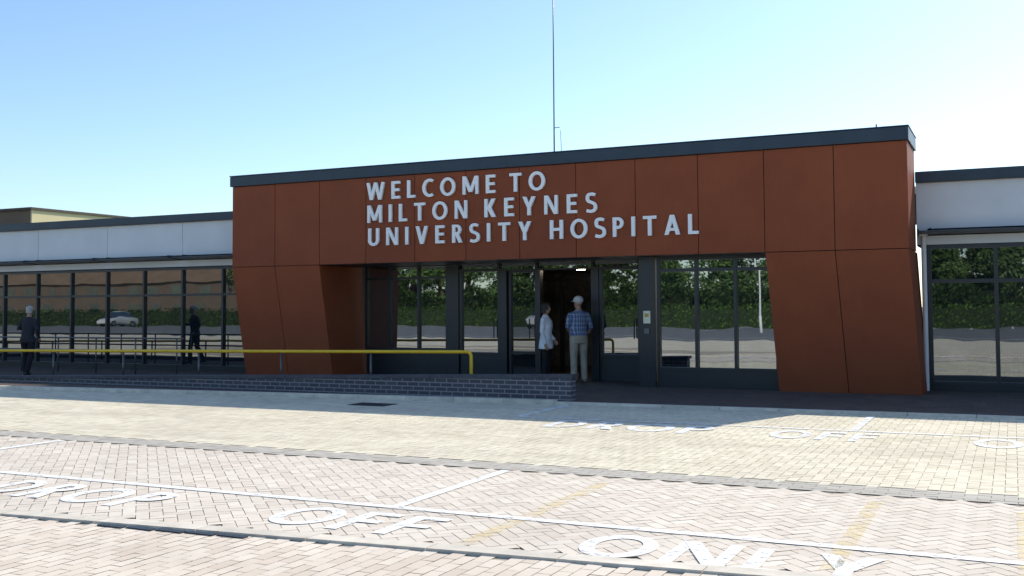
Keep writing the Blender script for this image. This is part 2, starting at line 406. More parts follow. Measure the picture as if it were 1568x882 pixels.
for x0,x1 in ((XL,XL+2*PW),(XR-2*PW,XR)):
    c.hex([(x0+.03+SH,YF+LB+.04,.0),(x1-.03+SH,YF+LB+.04,.0),(x1-.03+SH,20.6,.0),(x0+.03+SH,20.6,.0),
           (x0+.03,YF+.04,ZS+.01),(x1-.03,YF+.04,ZS+.01),(x1-.03,20.6,ZS+.01),(x0+.03,20.6,ZS+.01)])
c.obj('pillar_cores',DARKIN,B)
s=MB(); s.box(XL+2*PW,XR-2*PW,YF+.02,20.9,ZS+.001,ZS+.018); s.obj('soffit',DARK,B)
q=MB(); q.box(XL-.04,XR+.03,YF-.05,20.5,ZC,ZC+.235); bevel(q.obj('parapet_cap',PARA,B),.012)
q=MB(); q.box(XL-.05,XR+.04,YF-.06,20.51,ZC+.236,ZC+.252); q.obj('parapet_flashing',PARA,B)
q=MB(); q.box(XL+.2,XR-.2,20.5,32,3.9,4.06); q.obj('rear_roof',ROOF,B)
q=MB(); q.box(-2.15,-2.05,19.3,19.4,ZC+.252,ZC+.30); q.tube([(-2.1,19.35,ZC+.30),(-2.1,19.35,ZC+.36)],[.012,.012],8); q.obj('roof_sensor',DARK,B)

F=MB(); G=MB(); GD=MB(); GL=MB()
def glaze(G,x0,x1,y,z0,z1):
    t1=random.uniform(-.002,.002); t2=random.uniform(-.002,.002)
    G.quad((x0,y+t1,z0),(x1,y+t2,z0),(x1,y+t2+.0,z1),(x0,y+t1,z1))
def bay(xs,y,z0,z1,trans,fw=.055,fd=.10,G=G):
    F.box(xs[0]-fw/2,xs[-1]+fw/2,y,y+fd,z0-fw,z0); F.box(xs[0]-fw/2,xs[-1]+fw/2,y,y+fd,z1,z1+fw)
    for x in xs: F.box(x-fw/2,x+fw/2,y-.004,y+fd,z0+.001,z1-.001)
    zs=[z0]+list(trans)+[z1]
    for i,(a,b) in enumerate(zip(xs,xs[1:])):
        for t in trans: F.box(a+fw/2,b-fw/2,y+.004,y+fd,t-fw/2,t+fw/2)
        for za,zb in zip(zs,zs[1:]):
            glaze(G,a+fw/2-.003,b-fw/2+.003,y+.055,za+.0,zb)
LX=[-17.83-1.315*i for i in range(20)]; LX=sorted(LX)+[-16.5]
bay(LX,YW,.20,2.62,[1.98],G=GL)
RX=[-1.36,-.26]+[-.26+1.3*i for i in range(1,18)]
bay(RX,YW,.22,2.62,[2.03],fw=.07,G=GL)
bay([-13.62,-12.99,-12.22,-11.48],YD,.70,ZS-.02,[2.29],fw=.05)
F.box(-11.45,-11.16,YD-.03,YD+.15,.05,ZS)
bay([-11.12,-10.17],YD,.62,2.40,[],fw=.06,G=G)
F.box(-10.14,-9.98,YD-.01,YD+.12,.05,2.40)
F.box(-13.62,-11.48,YD+.02,YD+.12,.05,.64)
F.box(-11.14,-10.14,YD+.02,YD+.1,.05,.555)
bay([-9.93,-9.30],YD+.06,.14,2.36,[.62],fw=.06,G=GD)
F.box(-9.26,-9.17,YD-.02,YD+.14,.05,2.40); F.box(-8.0,-7.83,YD-.02,YD+.14,.05,2.40)
bay([-7.79,-6.95],YD,.62,2.38,[],fw=.06,G=G)
F.box(-7.82,-6.3,YD+.02,YD+.1,.05,.555)
F.box(-6.92,-6.3,YD-.02,YD+.12,.56,2.44)
F.box(-11.16,-6.3,YD-.03,YD+.12,2.402,2.44)
for a,b in ((-11.1,-10.2),(-10.15,-9.3),(-9.25,-8.0),(-7.95,-6.95)): glaze(GD,a,b,YD+.05,2.44,ZS)
for x in (-10.17,-9.27,-7.97,-6.95): F.box(x-.025,x+.025,YD-.02,YD+.1,2.441,ZS)
F.box(-6.56,-6.24,19.44,19.75,.05,ZS)
bay([-6.19,-5.44,-4.69,-3.92],19.5,.44,ZS-.08,[2.30],fw=.06)
F.box(-6.22,-3.85,19.52,19.62,.05,.38)
F.box(-6.22,-4.0,19.51,19.62,ZS-.022,ZS)
F.box(-6.3,-6.25,19.76,20.6,.05,ZS)
F.box(-44,-16.3,YW+.01,YW+.2,.0,.143); F.box(-1.6,22,YW+.01,YW+.2,.0,.148)
for x in (-9.42,-7.05,-10.28): F.tube([(x,YD-.03,.95),(x,YD-.03,1.35)],[.014,.014],8)
F.obj('window_frames',FRAME,B); G.obj('window_panes',GLASS,B); GD.obj('door_panes',GLASSD,B); GL.obj('wing_window_panes',GLASSL,B)
def wing(x0,x1,seams,tag):
    w=MB(); 
    ed=[x0]+seams+[x1]
    for a,b in zip(ed,ed[1:]): w.box(a+.006,b-.006,YW-.04,YW,2.99,3.83)
    w.obj('fascia_panels_'+tag,WHITEP,B)
    w=MB(); w.box(x0,x1,YW+.004,32,2.68,3.84); w.box(x0,x1,21.6,32,.0,2.679); w.obj('wing_body_'+tag,DARKIN,B)
    w=MB(); w.box(x0,x1,YW-.02,YW+.1,2.70,2.86); w.obj('lintel_panels_'+tag,WHITEP,B)
    w=MB(); w.box(x0,x1,YW-.14,32.2,3.832,4.03); bevel(w.obj('roof_edge_'+tag,PARA,B),.01)
    w=MB(); w.box(x0,x1,YW,32,4.032,4.05); w.obj('roof_'+tag,ROOF,B)
    w=MB()
    for a,b in zip(ed,ed[1:]):
        w.hex([(a+.06,YW-.50,2.905),(b-.06,YW-.50,2.905),(b-.06,YW-.02,2.875),(a+.06,YW-.02,2.875),
               (a+.06,YW-.50,2.925),(b-.06,YW-.50,2.925),(b-.06,YW-.02,2.965),(a+.06,YW-.02,2.965)])
        for xx in (a+.25,b-.25): w.box(xx-.02,xx+.02,YW-.3,YW,2.968,2.985)
    w.obj('sun_shade_fins_'+tag,PARA,B)
wing(-44,XL-.01,[-42.55+2.605*i for i in range(10)],'left')
wing(XR+.01,22,[1.1+2.6*i for i in range(8)],'right')
w=MB(); w.tube([(XR+.13,YW-.10,.05),(XR+.13,YW-.10,2.85)],[.045,.045],12,False); w.box(XR+.06,XR+.2,YW-.17,YW-.03,2.85,3.0)
w.obj('downpipe',PIPE,B)
r=MB(); 
r.box(-11.2,-11.1,20.75,26,.05,2.56); r.box(-6.6,-6.5,20.75,26,.05,2.56); r.box(-11.1,-6.6,25.9,26,.05,2.56)
r.obj('lobby_walls',simple('lobby_wall_paint',(.28,.27,.26),.7),B)
r=MB(); r.box(-11.1,-6.6,20.72,25.9,2.50,2.56); r.obj('lobby_ceiling',simple('lobby_ceiling_paint',(.25,.25,.25),.8),B)
r=MB(); r.box(-11.1,-6.6,20.72,25.9,.0,.052); r.obj('lobby_floor',simple('lobby_floor_mat',(.10,.09,.08),.5),B)
r=MB()
for x in (-10.6,-9.7,-8.7,-7.6): r.box(x-.04,x+.04,23.0,23.1,.053,2.499)
r.box(-10.56,-7.64,23.02,23.08,2.2,2.3); r.box(-9.66,-8.74,24.9,25.0,.053,1.1)
r.obj('inner_door_frame',FRAME,B)
em,nt,b=new_mat('downlight_glow'); b.inputs['Emission Color'].default_value=(1,.82,.6,1); b.inputs['Emission Strength'].default_value=30
r=MB(); r.tube([(-8.75,21.9,2.44),(-8.75,21.9,2.499)],[.10,.10],16,False); r.obj('downlight',em,B)
nb=MB(); nb.box(-6.47,-6.33,19.425,19.439,1.28,1.52); nb.obj('door_notice',simple('notice_card',(.75,.72,.55),.5),B)
nb=MB(); nb.box(-6.44,-6.36,19.42,19.4245,1.40,1.47); nb.obj('door_notice_symbol',simple('notice_ink',(.5,.35,.03),.5),B)
nb=MB(); nb.box(-6.45,-6.35,19.41,19.439,1.08,1.18); nb.obj('intercom',GREY,B)

S=empty('welcome_sign')
for b_,x0,x1,z in (('WELCOME',-12.52,-9.42,3.93),('TO',-9.10,-8.32,3.93),('MILTON',-12.50,-10.07,3.44),('KEYNES',-9.67,-7.24,3.44),('UNIVERSITY',-12.48,-8.63,2.945),('HOSPITAL',-8.22,-5.22,2.945)):
    sign_word('letters_'+b_.lower(),b_,x0,x1,z,.375,S)

# ------------------------------------------------------------------ ramp wall + rails
def wt(X): return .49+(X+6.6)*(.33/14.0) if X>-21 else .15
w=MB(); xs=[-34,-28,-21,-14,-6.6]
for a,b_ in zip(xs,xs[1:]):
    w.hex([(a,16.02,.0),(b_,16.02,.0),(b_,16.25,.0),(a,16.25,.0),(a,16.02,wt(a)-.06),(b_,16.02,wt(b_)-.06),(b_,16.25,wt(b_)-.06),(a,16.25,wt(a)-.06)])
Wl=empty('low_brick_wall')
w.obj('brickwork',WALLB,Wl)
w=MB(); x=-34.
while x<-6.61:
    a,b_=x+.003,min(x+.45,-6.56)-.003
    w.hex([(a,15.995,wt(a)-.058),(b_,15.995,wt(b_)-.058),(b_,16.275,wt(b_)-.058),(a,16.275,wt(a)-.058),(a,15.995,wt(a)),(b_,15.995,wt(b_)),(b_,16.275,wt(b_)),(a,16.275,wt(a))]); x+=.45
w.obj('coping',COPE,Wl)
H=empty('handrail')
def rz(X): return .80+(X+8.9)*.010
w=MB(); yR=16.9; 
w.tube([(-34,yR,rz(-34)),(-20,yR,rz(-20)),(-8.98,yR,rz(-9)),(-8.93,yR,rz(-9)-.02),(-8.91,yR,rz(-9)-.07),(-8.91,yR,.05)],[.032]*6,10,True)
w.obj('yellow_rail',YEL,H,True)
w=MB()
for i in range(12):
    x=-8.95-2.12*i
    if i: w.tube([(x,yR,.05),(x,yR,rz(x)-.03)],[.022,.022],8,False)
w.obj('posts',GREY,H,True)
H2=empty('handrail')
w=MB(); yR2=18.9
for z in (.62,.92): w.tube([(-34,yR2,z),(-17.6,yR2,z)],[.02,.02],8,True)
for i in range(13): x=-17.8-1.3*i; w.tube([(x,yR2,.05),(x,yR2,.92)],[.018,.018],8,False)
w.obj('rails',GREY,H2,True)

# ------------------------------------------------------------------ background
A=empty('radio_mast')
w=MB(); w.tube([(-13.7,32,4.0),(-13.7,32,8),(-13.7,32,15)],[.032,.024,.016],8,False); w.obj('pole',GREY,A,True)
w=MB(); w.tube([(-13.7,32,7.6),(-13.5,32,7.6)],[.012,.012],6); w.tube([(-13.42,32,4.0),(-13.42,32,6.3),(-13.47,32,7.5)],[.012,.012,.008],6)
w.obj('aerials',GREY,A,True)
C=empty('rear_building')
w=MB(); w.box(-62,-36.12,30,36.6,0,5.72); w.obj('walls_brown',BROWN,C)
w=MB(); w.box(-36.118,-36.05,30.0,36.6,0,5.72); w.obj('wall_cream',CREAM,C)
w=MB(); w.box(-62.2,-35.98,29.9,36.8,5.722,5.82); w.obj('roof',simple('brown_roof_edge',(.10,.08,.06),.8),C)
def leaves(center_fn,count,size,extra=None):
    V=[];Fs=[]
    for i in range(count):
        c=Vector(center_fn()); u=Vector((random.gauss(0,1),random.gauss(0,1),random.gauss(0,1))).normalized(); v=u.orthogonal().normalized()
        s=size*random.uniform(.6,1.3); n=len(V)
        V+= [tuple(c+u*s),tuple(c+v*s*.6),tuple(c-u*s),tuple(c-v*s*.6)]; Fs.append((n,n+1,n+2,n+3))
    mi=[0]*len(Fs)
    if extra:
        n=len(V); V+=extra.v; Fs+=[tuple(n+i for i in f) for f in extra.f]; mi+=[1]*len(extra.f)
    return V,Fs,mi
treeme=[]
for vi in range(3):
    h=random.uniform(7.5,10); ex=MB()
    ex.tube([(0,0,0),(.05,.05,h*.3),(.1,0,h*.6)],[.24,.17,.09],8)
    cl=[]
    for i in range(20):
        a=random.uniform(0,6.28); rr=random.uniform(.5,2.9); z=random.uniform(h*.25,h*.95); rr*=1-.5*max(0,z/h-.6)
        cc=(rr*math.cos(a),rr*math.sin(a),z); cl.append((cc,random.uniform(.8,1.5)))
        ex.tube([(.05,.02,h*.28+random.uniform(0,h*.2)),(cc[0]*.6,cc[1]*.6,cc[2]*.85),cc],[.08,.05,.02],5)
    def fn():
        c_,r_=random.choice(cl); d=Vector((random.gauss(0,1),random.gauss(0,1),random.gauss(0,1))).normalized()*r_*random.uniform(.4,1)**.5
        return (c_[0]+d.x,c_[1]+d.y,c_[2]+d.z*.8)
    V,Fs,mi=leaves(fn,4500,.18,ex)
    o=obj_from('tree',V,Fs,[LEAF,BARK],mi=mi); treeme.append(o.data); bpy.data.objects.remove(o)
for i in range(36):
    x=-72+i*4+random.uniform(-1.5,1.5); y=-47-random.uniform(0,14)
    o=bpy.data.objects.new('tree',random.choice(treeme)); o.location=(x,y,0); o.rotation_euler=(0,0,random.uniform(0,6)); s=random.uniform(.8,1.25); o.scale=(s,s,s); COL.objects.link(o)
ex=MB(); ex.box(-110,80,-38.9,-37.9,0,1.45)
V,Fs,mi=leaves(lambda:(random.uniform(-110,80),-38.4+random.choice([-.55,.55,.5,.5])*random.uniform(.8,1.15),random.uniform(.05,1.7)),30000,.12,ex)
obj_from('hedge',V,Fs,[HLEAF,simple('hedge_inner',(.02,.035,.01),.9)],mi=mi)
ex=MB(); ex.box(-62,80,-45,-44,0,2.6)
def shr():
    x=random.uniform(-62,80); h=3.0+1.2*mnoise.noise(Vector((x*.35,0,0))); return (x,-44.2+random.uniform(-.3,1.2),random.uniform(0.1,1)**.6*h)
V,Fs,mi=leaves(shr,26000,.2,ex)
obj_from('shrub_belt',V,Fs,[SLEAF,simple('shrub_inner',(.012,.02,.008),.9)],mi=mi)
BR=empty('brick_building')
w=MB(); w.box(-125,-66,-56,-47,0,4.6); w.obj('walls',REDB,BR)
w=MB(); w.hex([(-125.3,-56.3,4.61),(-65.7,-56.3,4.61),(-65.7,-46.7,4.61),(-125.3,-46.7,4.61),(-124,-52,7.0),(-68,-52,7.0),(-68,-51,7.0),(-124,-51,7.0)]); w.obj('roof',BROWN,BR)
w=MB()
for i in range(17):
    x=-123+i*3.3; w.box(x,x+1.4,-47.02,-46.97,1.0,2.3); w.box(x,x+1.4,-47.02,-46.97,3.1,4.2)
w.obj('windows',GLASSD,BR)
for (lx,ly) in ((-32,-30),(-14,-24),(3,-30),(-55,-26)):
    L=empty('street_lamp'); L.location=(lx,ly,0)
    w=MB(); w.tube([(0,0,0),(0,0,.9),(0,0,.92),(0,0,6)],[.09,.09,.06,.045],10); w.tube([(0,0,5.95),(.35,0,6.12),(.9,0,6.15)],[.03,.03,.03],8); w.obj('column',PIPE,L,True)
    w=MB(); w.hex([(.8,-.13,6.08),(1.4,-.10,6.10),(1.4,.10,6.10),(.8,.13,6.08),(.8,-.10,6.2),(1.35,-.07,6.17),(1.35,.07,6.17),(.8,.10,6.2)]); w.obj('lantern',GREY,L)
TYRE=simple('tyre_rubber',(.02,.02,.02),.8); HUB=simple('alloy_wheel',(.5,.5,.52),.3,.8)
def loft(mb,secs):
    base=len(mb.v); n=len(secs[0])
    for s_ in secs: mb.v+=s_
    for i in range(len(secs)-1):
        for k in range(n): mb.f.append((base+i*n+k,base+i*n+(k+1)%n,base+(i+1)*n+(k+1)%n,base+(i+1)*n+k))
    mb.f.append(tuple(base+k for k in reversed(range(n)))); mb.f.append(tuple(base+(len(secs)-1)*n+k for k in range(n)))
def car(loc,rz_,col):
    E=empty('parked_car',loc,rz_); PT=simple('car_paint',col,.25,.2,.03,2,0)
    b_=MB(); secs=[]
    for x,hw,zb,zt in ((-2.1,.70,.42,.72),(-2.0,.80,.28,.88),(-1.5,.86,.22,.96),(-.6,.88,.20,.97),(.5,.88,.20,.96),(1.2,.86,.22,.86),(1.85,.80,.26,.74),(2.08,.66,.36,.60)):
        secs.append([(x,-hw*.92,zb),(x,hw*.92,zb),(x,hw,zb+.15),(x,hw,(zb+zt)/2+.08),(x,hw*.93,zt),(x,-hw*.93,zt),(x,-hw,(zb+zt)/2+.08),(x,-hw,zb+.15)])
    loft(b_,secs); b_.obj('body',PT,E,False)
    b_=MB(); secs=[]
    for x,hw,zt in ((-1.75,.74,.95),(-1.25,.66,1.36),(-.6,.64,1.44),(.1,.63,1.42),(.95,.74,.93)):
        secs.append([(x,-.78,.93),(x,.78,.93),(x,hw,zt),(x,-hw,zt)])
    loft(b_,secs); b_.obj('cabin_glass',GLASSD,E)
    b_=MB(); loft(b_,[[(x,-hw,z),(x,hw,z),(x,hw,z+.03),(x,-hw,z+.03)] for x,hw,z in ((-1.3,.67,1.345),(-.6,.65,1.435),(.12,.64,1.412))]); b_.obj('roof_panel',PT,E)
    b_=MB(); h_b=MB()
    for x in (-1.3,1.32):
        for s_ in (-1,1):
            b_.tube([(x,s_*.70,.31),(x,s_*.88,.31)],[.31,.31],18,False); h_b.tube([(x,s_*.86,.31),(x,s_*.90,.31)],[.19,.19],12,False)
    b_.obj('tyres',TYRE,E); h_b.obj('wheel_hubs',HUB,E)
    b_=MB(); 
    for s_ in (-1,1): b_.box(1.98,2.06,s_*.60-.13,s_*.60+.13,.54,.66)
    b_.obj('headlamps',PIPE,E)
for x,y,cc in ((-33,-33.6,(.6,.6,.62)),(4.5,-33.6,(.45,.47,.5)),(-78,-33.6,(.7,.7,.7))):
    car((x,y,.006),math.radians(90+random.uniform(-2,2)),cc)
w=MB()
for X in np.arange(-70,60,2.5): w.quad((X-.05,-36.5,.012),(X+.05,-36.5,.012),(X+.05,-31.8,.012),(X-.05,-31.8,.012))
for X in np.arange(-70,60,6): w.quad((X-.05,-4,.012),(X+.05,-4,.012),(X+.05,-1.8,.012),(X-.05,-1.8,.012))
w.quad((-80,-12.1,.012),(60,-12.1,.012),(60,-11.9,.012),(-80,-11.9,.012))
w.obj('car_park_markings',WPAINT)

# ------------------------------------------------------------------ people
SKIN=simple('skin',(.42,.24,.17),.55,0,.08,20,0)
def cloth(name,col,var=.15): 
    m,nt,b=new_mat(name); c=coords(nt)
    f=ramp(nt,noise_n(nt,c,7,4),.3,.7); out=mix_col(nt,f,[x*(1-var) for x in col],[min(1,x*(1+var)) for x in col])
    nt.links.new(out,b.inputs['Base Color']); b.inputs['Roughness'].default_value=.85; b.inputs['Specular IOR Level'].default_value=.2
    mp=N(nt,'ShaderNodeMapping'); mp.inputs['Scale'].default_value=(1,1,.45); nt.links.new(c,mp.inputs['Vector'])
    bump(nt,b,noise_n(nt,mp.outputs[0],14,3),.8,.03); return m
def check_mat():
    m,nt,b=new_mat('checked_shirt'); c=coords(nt); s=N(nt,'ShaderNodeSeparateXYZ'); nt.links.new(c,s.inputs[0])
    def stripe(sock,per,w):
        f=math_n(nt,'FRACT',math_n(nt,'DIVIDE',math_n(nt,'ADD',sock,10),per)); return math_n(nt,'LESS_THAN',f,w)
    xy=math_n(nt,'ADD',s.outputs[0],math_n(nt,'MULTIPLY',s.outputs[1],.6))
    out=mix_col(nt,stripe(xy,.045,.35),(.07,.11,.22),(.26,.33,.45))
    out=mix_col(nt,math_n(nt,'MULTIPLY',stripe(s.outputs[2],.045,.35),.6),out,(.32,.38,.50))
    out=mix_col(nt,math_n(nt,'MULTIPLY',stripe(s.outputs[2],.09,.14),.7),out,(.03,.04,.10))
    nt.links.new(out,b.inputs['Base Color']); b.inputs['Roughness'].default_value=.85
    bump(nt,b,noise_n(nt,c,12,3),.8,.03); return m
def remesh(name,mb,voxel,parent,mats,classify,smooth_it=4,post=None):
    me=bpy.data.meshes.new('tmp'); me.from_pydata(mb.v,[],mb.f); me.update()
    bm=bmesh.new(); bm.from_mesh(me); bmesh.ops.recalc_face_normals(bm,faces=bm.faces); bm.to_mesh(me); bm.free()
    o=bpy.data.objects.new('tmp',me); COL.objects.link(o)
    m=o.modifiers.new('r','REMESH'); m.mode='VOXEL'; m.voxel_size=voxel; m.use_smooth_shade=True
    s=o.modifiers.new('s','SMOOTH'); s.factor=.5; s.iterations=smooth_it
    dg=bpy.context.evaluated_depsgraph_get(); dg.update()
    me2=bpy.data.meshes.new_from_object(o.evaluated_get(dg)); bpy.data.objects.remove(o)
    me2.name=name; me2.materials.clear()
    for mm in mats: me2.materials.append(mm)
    me2.polygons.foreach_set('material_index',[classify(pl.center) for pl in me2.polygons])
    me2.polygons.foreach_set('use_smooth',[True]*len(me2.polygons))
    if post:
        for v in me2.vertices: v.co=post(v.co)
    me2.update()
    ob=bpy.data.objects.new(name,me2); COL.objects.link(ob); ob.parent=parent; return ob
def make_hand(name,wrist,d,palm_n,side,parent,curl=.35):
    d=Vector(d).normalized(); n=Vector(palm_n); n=(n-d*n.dot(d)).normalized(); t=n.cross(d)*side
    mb=MB(); W=Vector(wrist)
    P=lambda a,b_,c_: tuple(W+t*a+n*b_+d*c_)
    mb.tube([P(0,0,-.02),P(0,0,.01),P(0,.002,.05),P(-.002,.004,.088)],[.024,.026,.03,.028],10)
    for k in (-.026,-.009,.010,.027): mb.tube([P(k*.7,0,.02),P(k,.002,.085)],[.014,.0125],8)
    for k,L in ((.029,.070),(.010,.080),(-.010,.074),(-.028,.058)):
        pts=[P(k,.002,.085)]; ang=0; x=.085; y=.002
        for j,fr in enumerate((.45,.32,.23)):
            ang+=curl*(.7 if j==0 else 1.0); x+=L*fr*math.cos(ang); y+=L*fr*math.sin(ang); pts.append(P(k*1.05,y,x))
        mb.tube(pts,[.0095,.009,.008,.007],8)
    mb.tube([P(.022,.004,.02),P(.042,.014,.045),P(.05,.024,.07),P(.049,.033,.09)],[.014,.0115,.0105,.008],8)
    return remesh(name,mb,.0045,parent,[SKIN],lambda c:0,2)
HEAD=[(0,.040,.028,.030),(.015,.036,.042,.045),(.04,.022,.055,.066),(.07,.008,.064,.082),(.10,.0,.070,.092),(.135,-.006,.075,.099),(.17,-.010,.074,.096),(.20,-.012,.060,.080),(.222,-.012,.035,.05)]
def person(name,loc,rz_,H=1.75,female=False,arms=None,legs=None,top=None,bottom=None,hairc=(.25,.24,.23),hem=.95,cap=False,headrot=0,headtilt=0,sleeve=1.0,stoop=0,girth=1.0,hair_long=False,shoe=(.03,.03,.03)):
    E=empty(name,loc,rz_); k=H/1.75; E.scale=(k,k,k)
    sw=.168 if not female else .150
    mb=MB()
    hx=.095
    def st(p):
        if stoop==0 or p[2]<.95: return p
        a=stoop*min(1,(p[2]-.95)/.3); return (p[0],p[1]+(p[2]-.95)*math.sin(a),.95+(p[2]-.95)*math.cos(a))
    tors=[(.80,0,.165,.115),(.88,0,.175,.125),(.96,0,.172,.124),(1.05,.005,.162,.122),(1.15,.01,.163,.124),(1.27,.01,.178,.124),(1.35,.0,.185,.114),(1.40,-.006,.172,.10),(1.43,-.01,.14,.088),(1.455,-.012,.10,.070),(1.475,-.012,.07,.060),(1.50,-.01,.056,.055)]
    if female: tors=[(.70,0,.185,.135),(.80,0,.185,.135),(.90,0,.180,.130),(1.0,0,.160,.115),(1.10,.005,.148,.108),(1.22,.015,.160,.125),(1.33,.01,.165,.115),(1.39,-.006,.150,.095),(1.42,-.01,.122,.083),(1.45,-.012,.085,.066),(1.47,-.012,.058,.055),(1.50,-.01,.048,.048)]
    pts=[st((0,y,z)) for z,y,_,_ in tors]; 
    base=len(mb.v); n=20
    for (z,y,rx,ry),pp in zip(tors,pts):
        for i in range(n):
            a=2*math.pi*i/n; mb.v.append((pp[0]+rx*girth*math.cos(a),pp[1]+ry*girth*math.sin(a),pp[2]))
    for j in range(len(tors)-1):
        for i in range(n): mb.f.append((base+j*n+i,base+j*n+(i+1)%n,base+(j+1)*n+(i+1)%n,base+(j+1)*n+i))
    mb.f.append(tuple(base+i for i in reversed(range(n)))); mb.f.append(tuple(base+(len(tors)-1)*n+i for i in range(n)))
    legs=legs or [((-hx,0,.90),(-.105,.015,.50),(-.11,-.02,.09)),((hx,0,.90),(.105,.015,.50),(.11,-.02,.09))]
    for hip,kn,an in legs:
        hip,kn,an=map(Vector,(hip,kn,an))
        mb.tube([hip,hip.lerp(kn,.5),kn,kn.lerp(an,.4),an.lerp(kn,.1),an],[.100,.090,.072,.072,.066,.068],14)
    arms=arms or [((-.25,-.03,1.14),(-.25,.06,.90)),((.25,-.03,1.14),(.25,.06,.90))]
    wr=[]
    for i,(el,wri) in enumerate(arms):
        sg=-1 if i==0 else 1; sh=Vector(st((sg*sw*girth,-.01,1.375))); el=Vector(el); wri=Vector(wri)
        mb.tube([sh,sh.lerp(el,.35),el,el.lerp(wri,.35),wri],[.060,.060,.047,.043,.034],12); wr.append((sh,el,wri))
    nb_=Vector(st((0,-.012,1.46))); nt_=Vector(st((0,.012,1.58)))
    mb.tube([nb_,nt_],[.055,.052],12)
    def cls(c):
        for sh,el,wri in wr:
            d1=(wri-el); t_=max(0,min(1,(c-el).dot(d1)/d1.length_squared)); dd=(c-(el+d1*t_)).length
            if dd<.065 and t_>0 and c.z<1.40:
                return 0 if t_<sleeve*.97+ (0 if sleeve<1 else 1) else 2
        if c.z>nb_.z+.025-abs(c.y)*.1 and (c-nb_).length<.2 and abs(c.x)<.07: return 2
        if c.z>=hem: return 0
        return 1
    def post(co):
        if hem-.003<co.z<hem+.16 and abs(co.x)<.20:
            f=1+.07*(1-(co.z-hem)/.16); return Vector((co.x*f,co.y*f,co.z))
        return co
    remesh('body',mb,.011,E,[top,bottom,SKIN],cls,4,post)
    HE=empty('head'); HE.parent=E; hp=Vector(st((0,.0,1.52))); HE.location=hp; HE.rotation_euler=(headtilt,0,headrot)
    hb=MB(); n=20
    for z,y,rx,ry in HEAD:
        for i in range(n):
            a=2*math.pi*i/n; hb.v.append((rx*math.cos(a),y+ry*math.sin(a),z))
    for j in range(len(HEAD)-1):
        for i in range(n): hb.f.append((j*n+i,j*n+(i+1)%n,(j+1)*n+(i+1)%n,(j+1)*n+i))
    hb.f.append(tuple(reversed(range(n)))); hb.f.append(tuple((len(HEAD)-1)*n+i for i in range(n)))
    hb.tube([(0,.086,.135),(0,.100,.10),(0,.106,.085)],[.008,.010,.013],8)
    hb.tube([(-.03,.080,.135),(.03,.080,.135)],[.012,.012],8)
    hb.tube([(-.018,.083,.055),(.018,.083,.055)],[.008,.008],8)
    for sx in (-1,1): hb.ell((sx*.073,-.005,.105),(.011,.02,.032))
    hb.tube([(0,-.01,-.03),(0,-.005,.04)],[.05,.05],12)
    remesh('face',hb,.007,HE,[SKIN],lambda c:0,2)
    ey=MB()
    for sx in (-1,1): ey.ell((sx*.03,.087,.118),(.011,.007,.006))
    ey.tube([(-.016,.093,.051),(.016,.093,.051)],[.003,.003],6)
    ey.obj('eyes_and_mouth',simple('eye_dark',(.05,.03,.025),.3),HE,True)
    hm=simple('hair',hairc,.7,0,.3,40,.5)
    hr=MB(); m=22; n=28; rings=[]
    z_lo=.0 if not hair_long else -.04
    for j in range(m+1):
        z=z_lo+(.242-z_lo)*j/m
        zz=max(0,min(.2219,z/1.03)); 
        for (z0,y0,a0,b0),(z1,y1,a1,b1) in zip(HEAD,HEAD[1:]):
            if z0<=zz<=z1:
                t=(zz-z0)/(z1-z0); y_=y0+(y1-y0)*t; rx=a0+(a1-a0)*t; ry=b0+(b1-b0)*t; break
        if z<.09 and not cap: y_=-.005; rx=max(rx,.066); ry=max(ry,.088)
        if z>.222: f=max(.05,1-(z-.222)/.022); rx*=f; ry*=f
        ring=[]
        for i in range(n):
            a=2*math.pi*i/n; th=.010+.006*mnoise.noise(Vector((math.cos(a)*3,math.sin(a)*3,z*30)))
            if female: th+=.008
            if cap: th=.004
            ring.append((( rx+th)*math.cos(a),y_+(ry+th)*math.sin(a),z))
        rings.append(ring)
    for r_ in rings: hr.v+=r_
    for j in range(m):
        for i in range(n):
            z=rings[j][i][2]; y=(rings[j][i][1]+rings[j][(i+1)%n][1])/2
            if female: line=.170 if y>.06 else (.07 if y>.02 else z_lo)
            elif cap: line=.165 if y>.0 else (.115 if y>-.03 else .085)
            else: line=.165 if y>.03 else (.125 if y>.0 else (.06 if y>-.03 else .04))
            if z>=line-1e-6: hr.f.append((j*n+i,j*n+(i+1)%n,(j+1)*n+(i+1)%n,(j+1)*n+i))
    hr.obj('hair',hm,HE,True)
    if cap:
        cm=cloth('cap_cloth',(.62,.62,.60)); cb=MB(); n=24
        prof=[(.13,1.13),(.165,1.16),(.19,1.13),(.215,1.0),(.235,.76),(.250,.42),(.256,.1)]
        for z,f in prof:
            for i in range(n):
                a=2*math.pi*i/n; cb.v.append((.076*f*math.cos(a),-.008+.099*f*math.sin(a),z))
        for j in range(len(prof)-1):
            for i in range(n): cb.f.append((j*n+i,j*n+(i+1)%n,(j+1)*n+(i+1)%n,(j+1)*n+i))
        cb.f.append(tuple((len(prof)-1)*n+i for i in range(n)))
        b0=len(cb.v)
        for z in (.150,.158):
            for i in range(13):
                a=math.pi*i/12; cb.v.append((.078*math.cos(a),.05+.125*math.sin(a),z-.012*math.sin(a)))
        cb.f.append(tuple(b0+i for i in reversed(range(13)))); cb.f.append(tuple(b0+13+i for i in range(13)))
        for i in range(12): cb.f.append((b0+i,b0+i+1,b0+14+i,b0+13+i))
        cb.obj('cap',cm,HE,True)
    sb=MB()
    for hip,kn,an in legs:
        an=Vector(an); sb.tube([an+Vector((0,-.05,-.05)),an+Vector((0,0,-.03)),an+Vector((0,.09,-.055)),an+Vector((0,.17,-.062))],[(.038,.036),(.042,.05),(.045,.034),(.038,.026)],12)
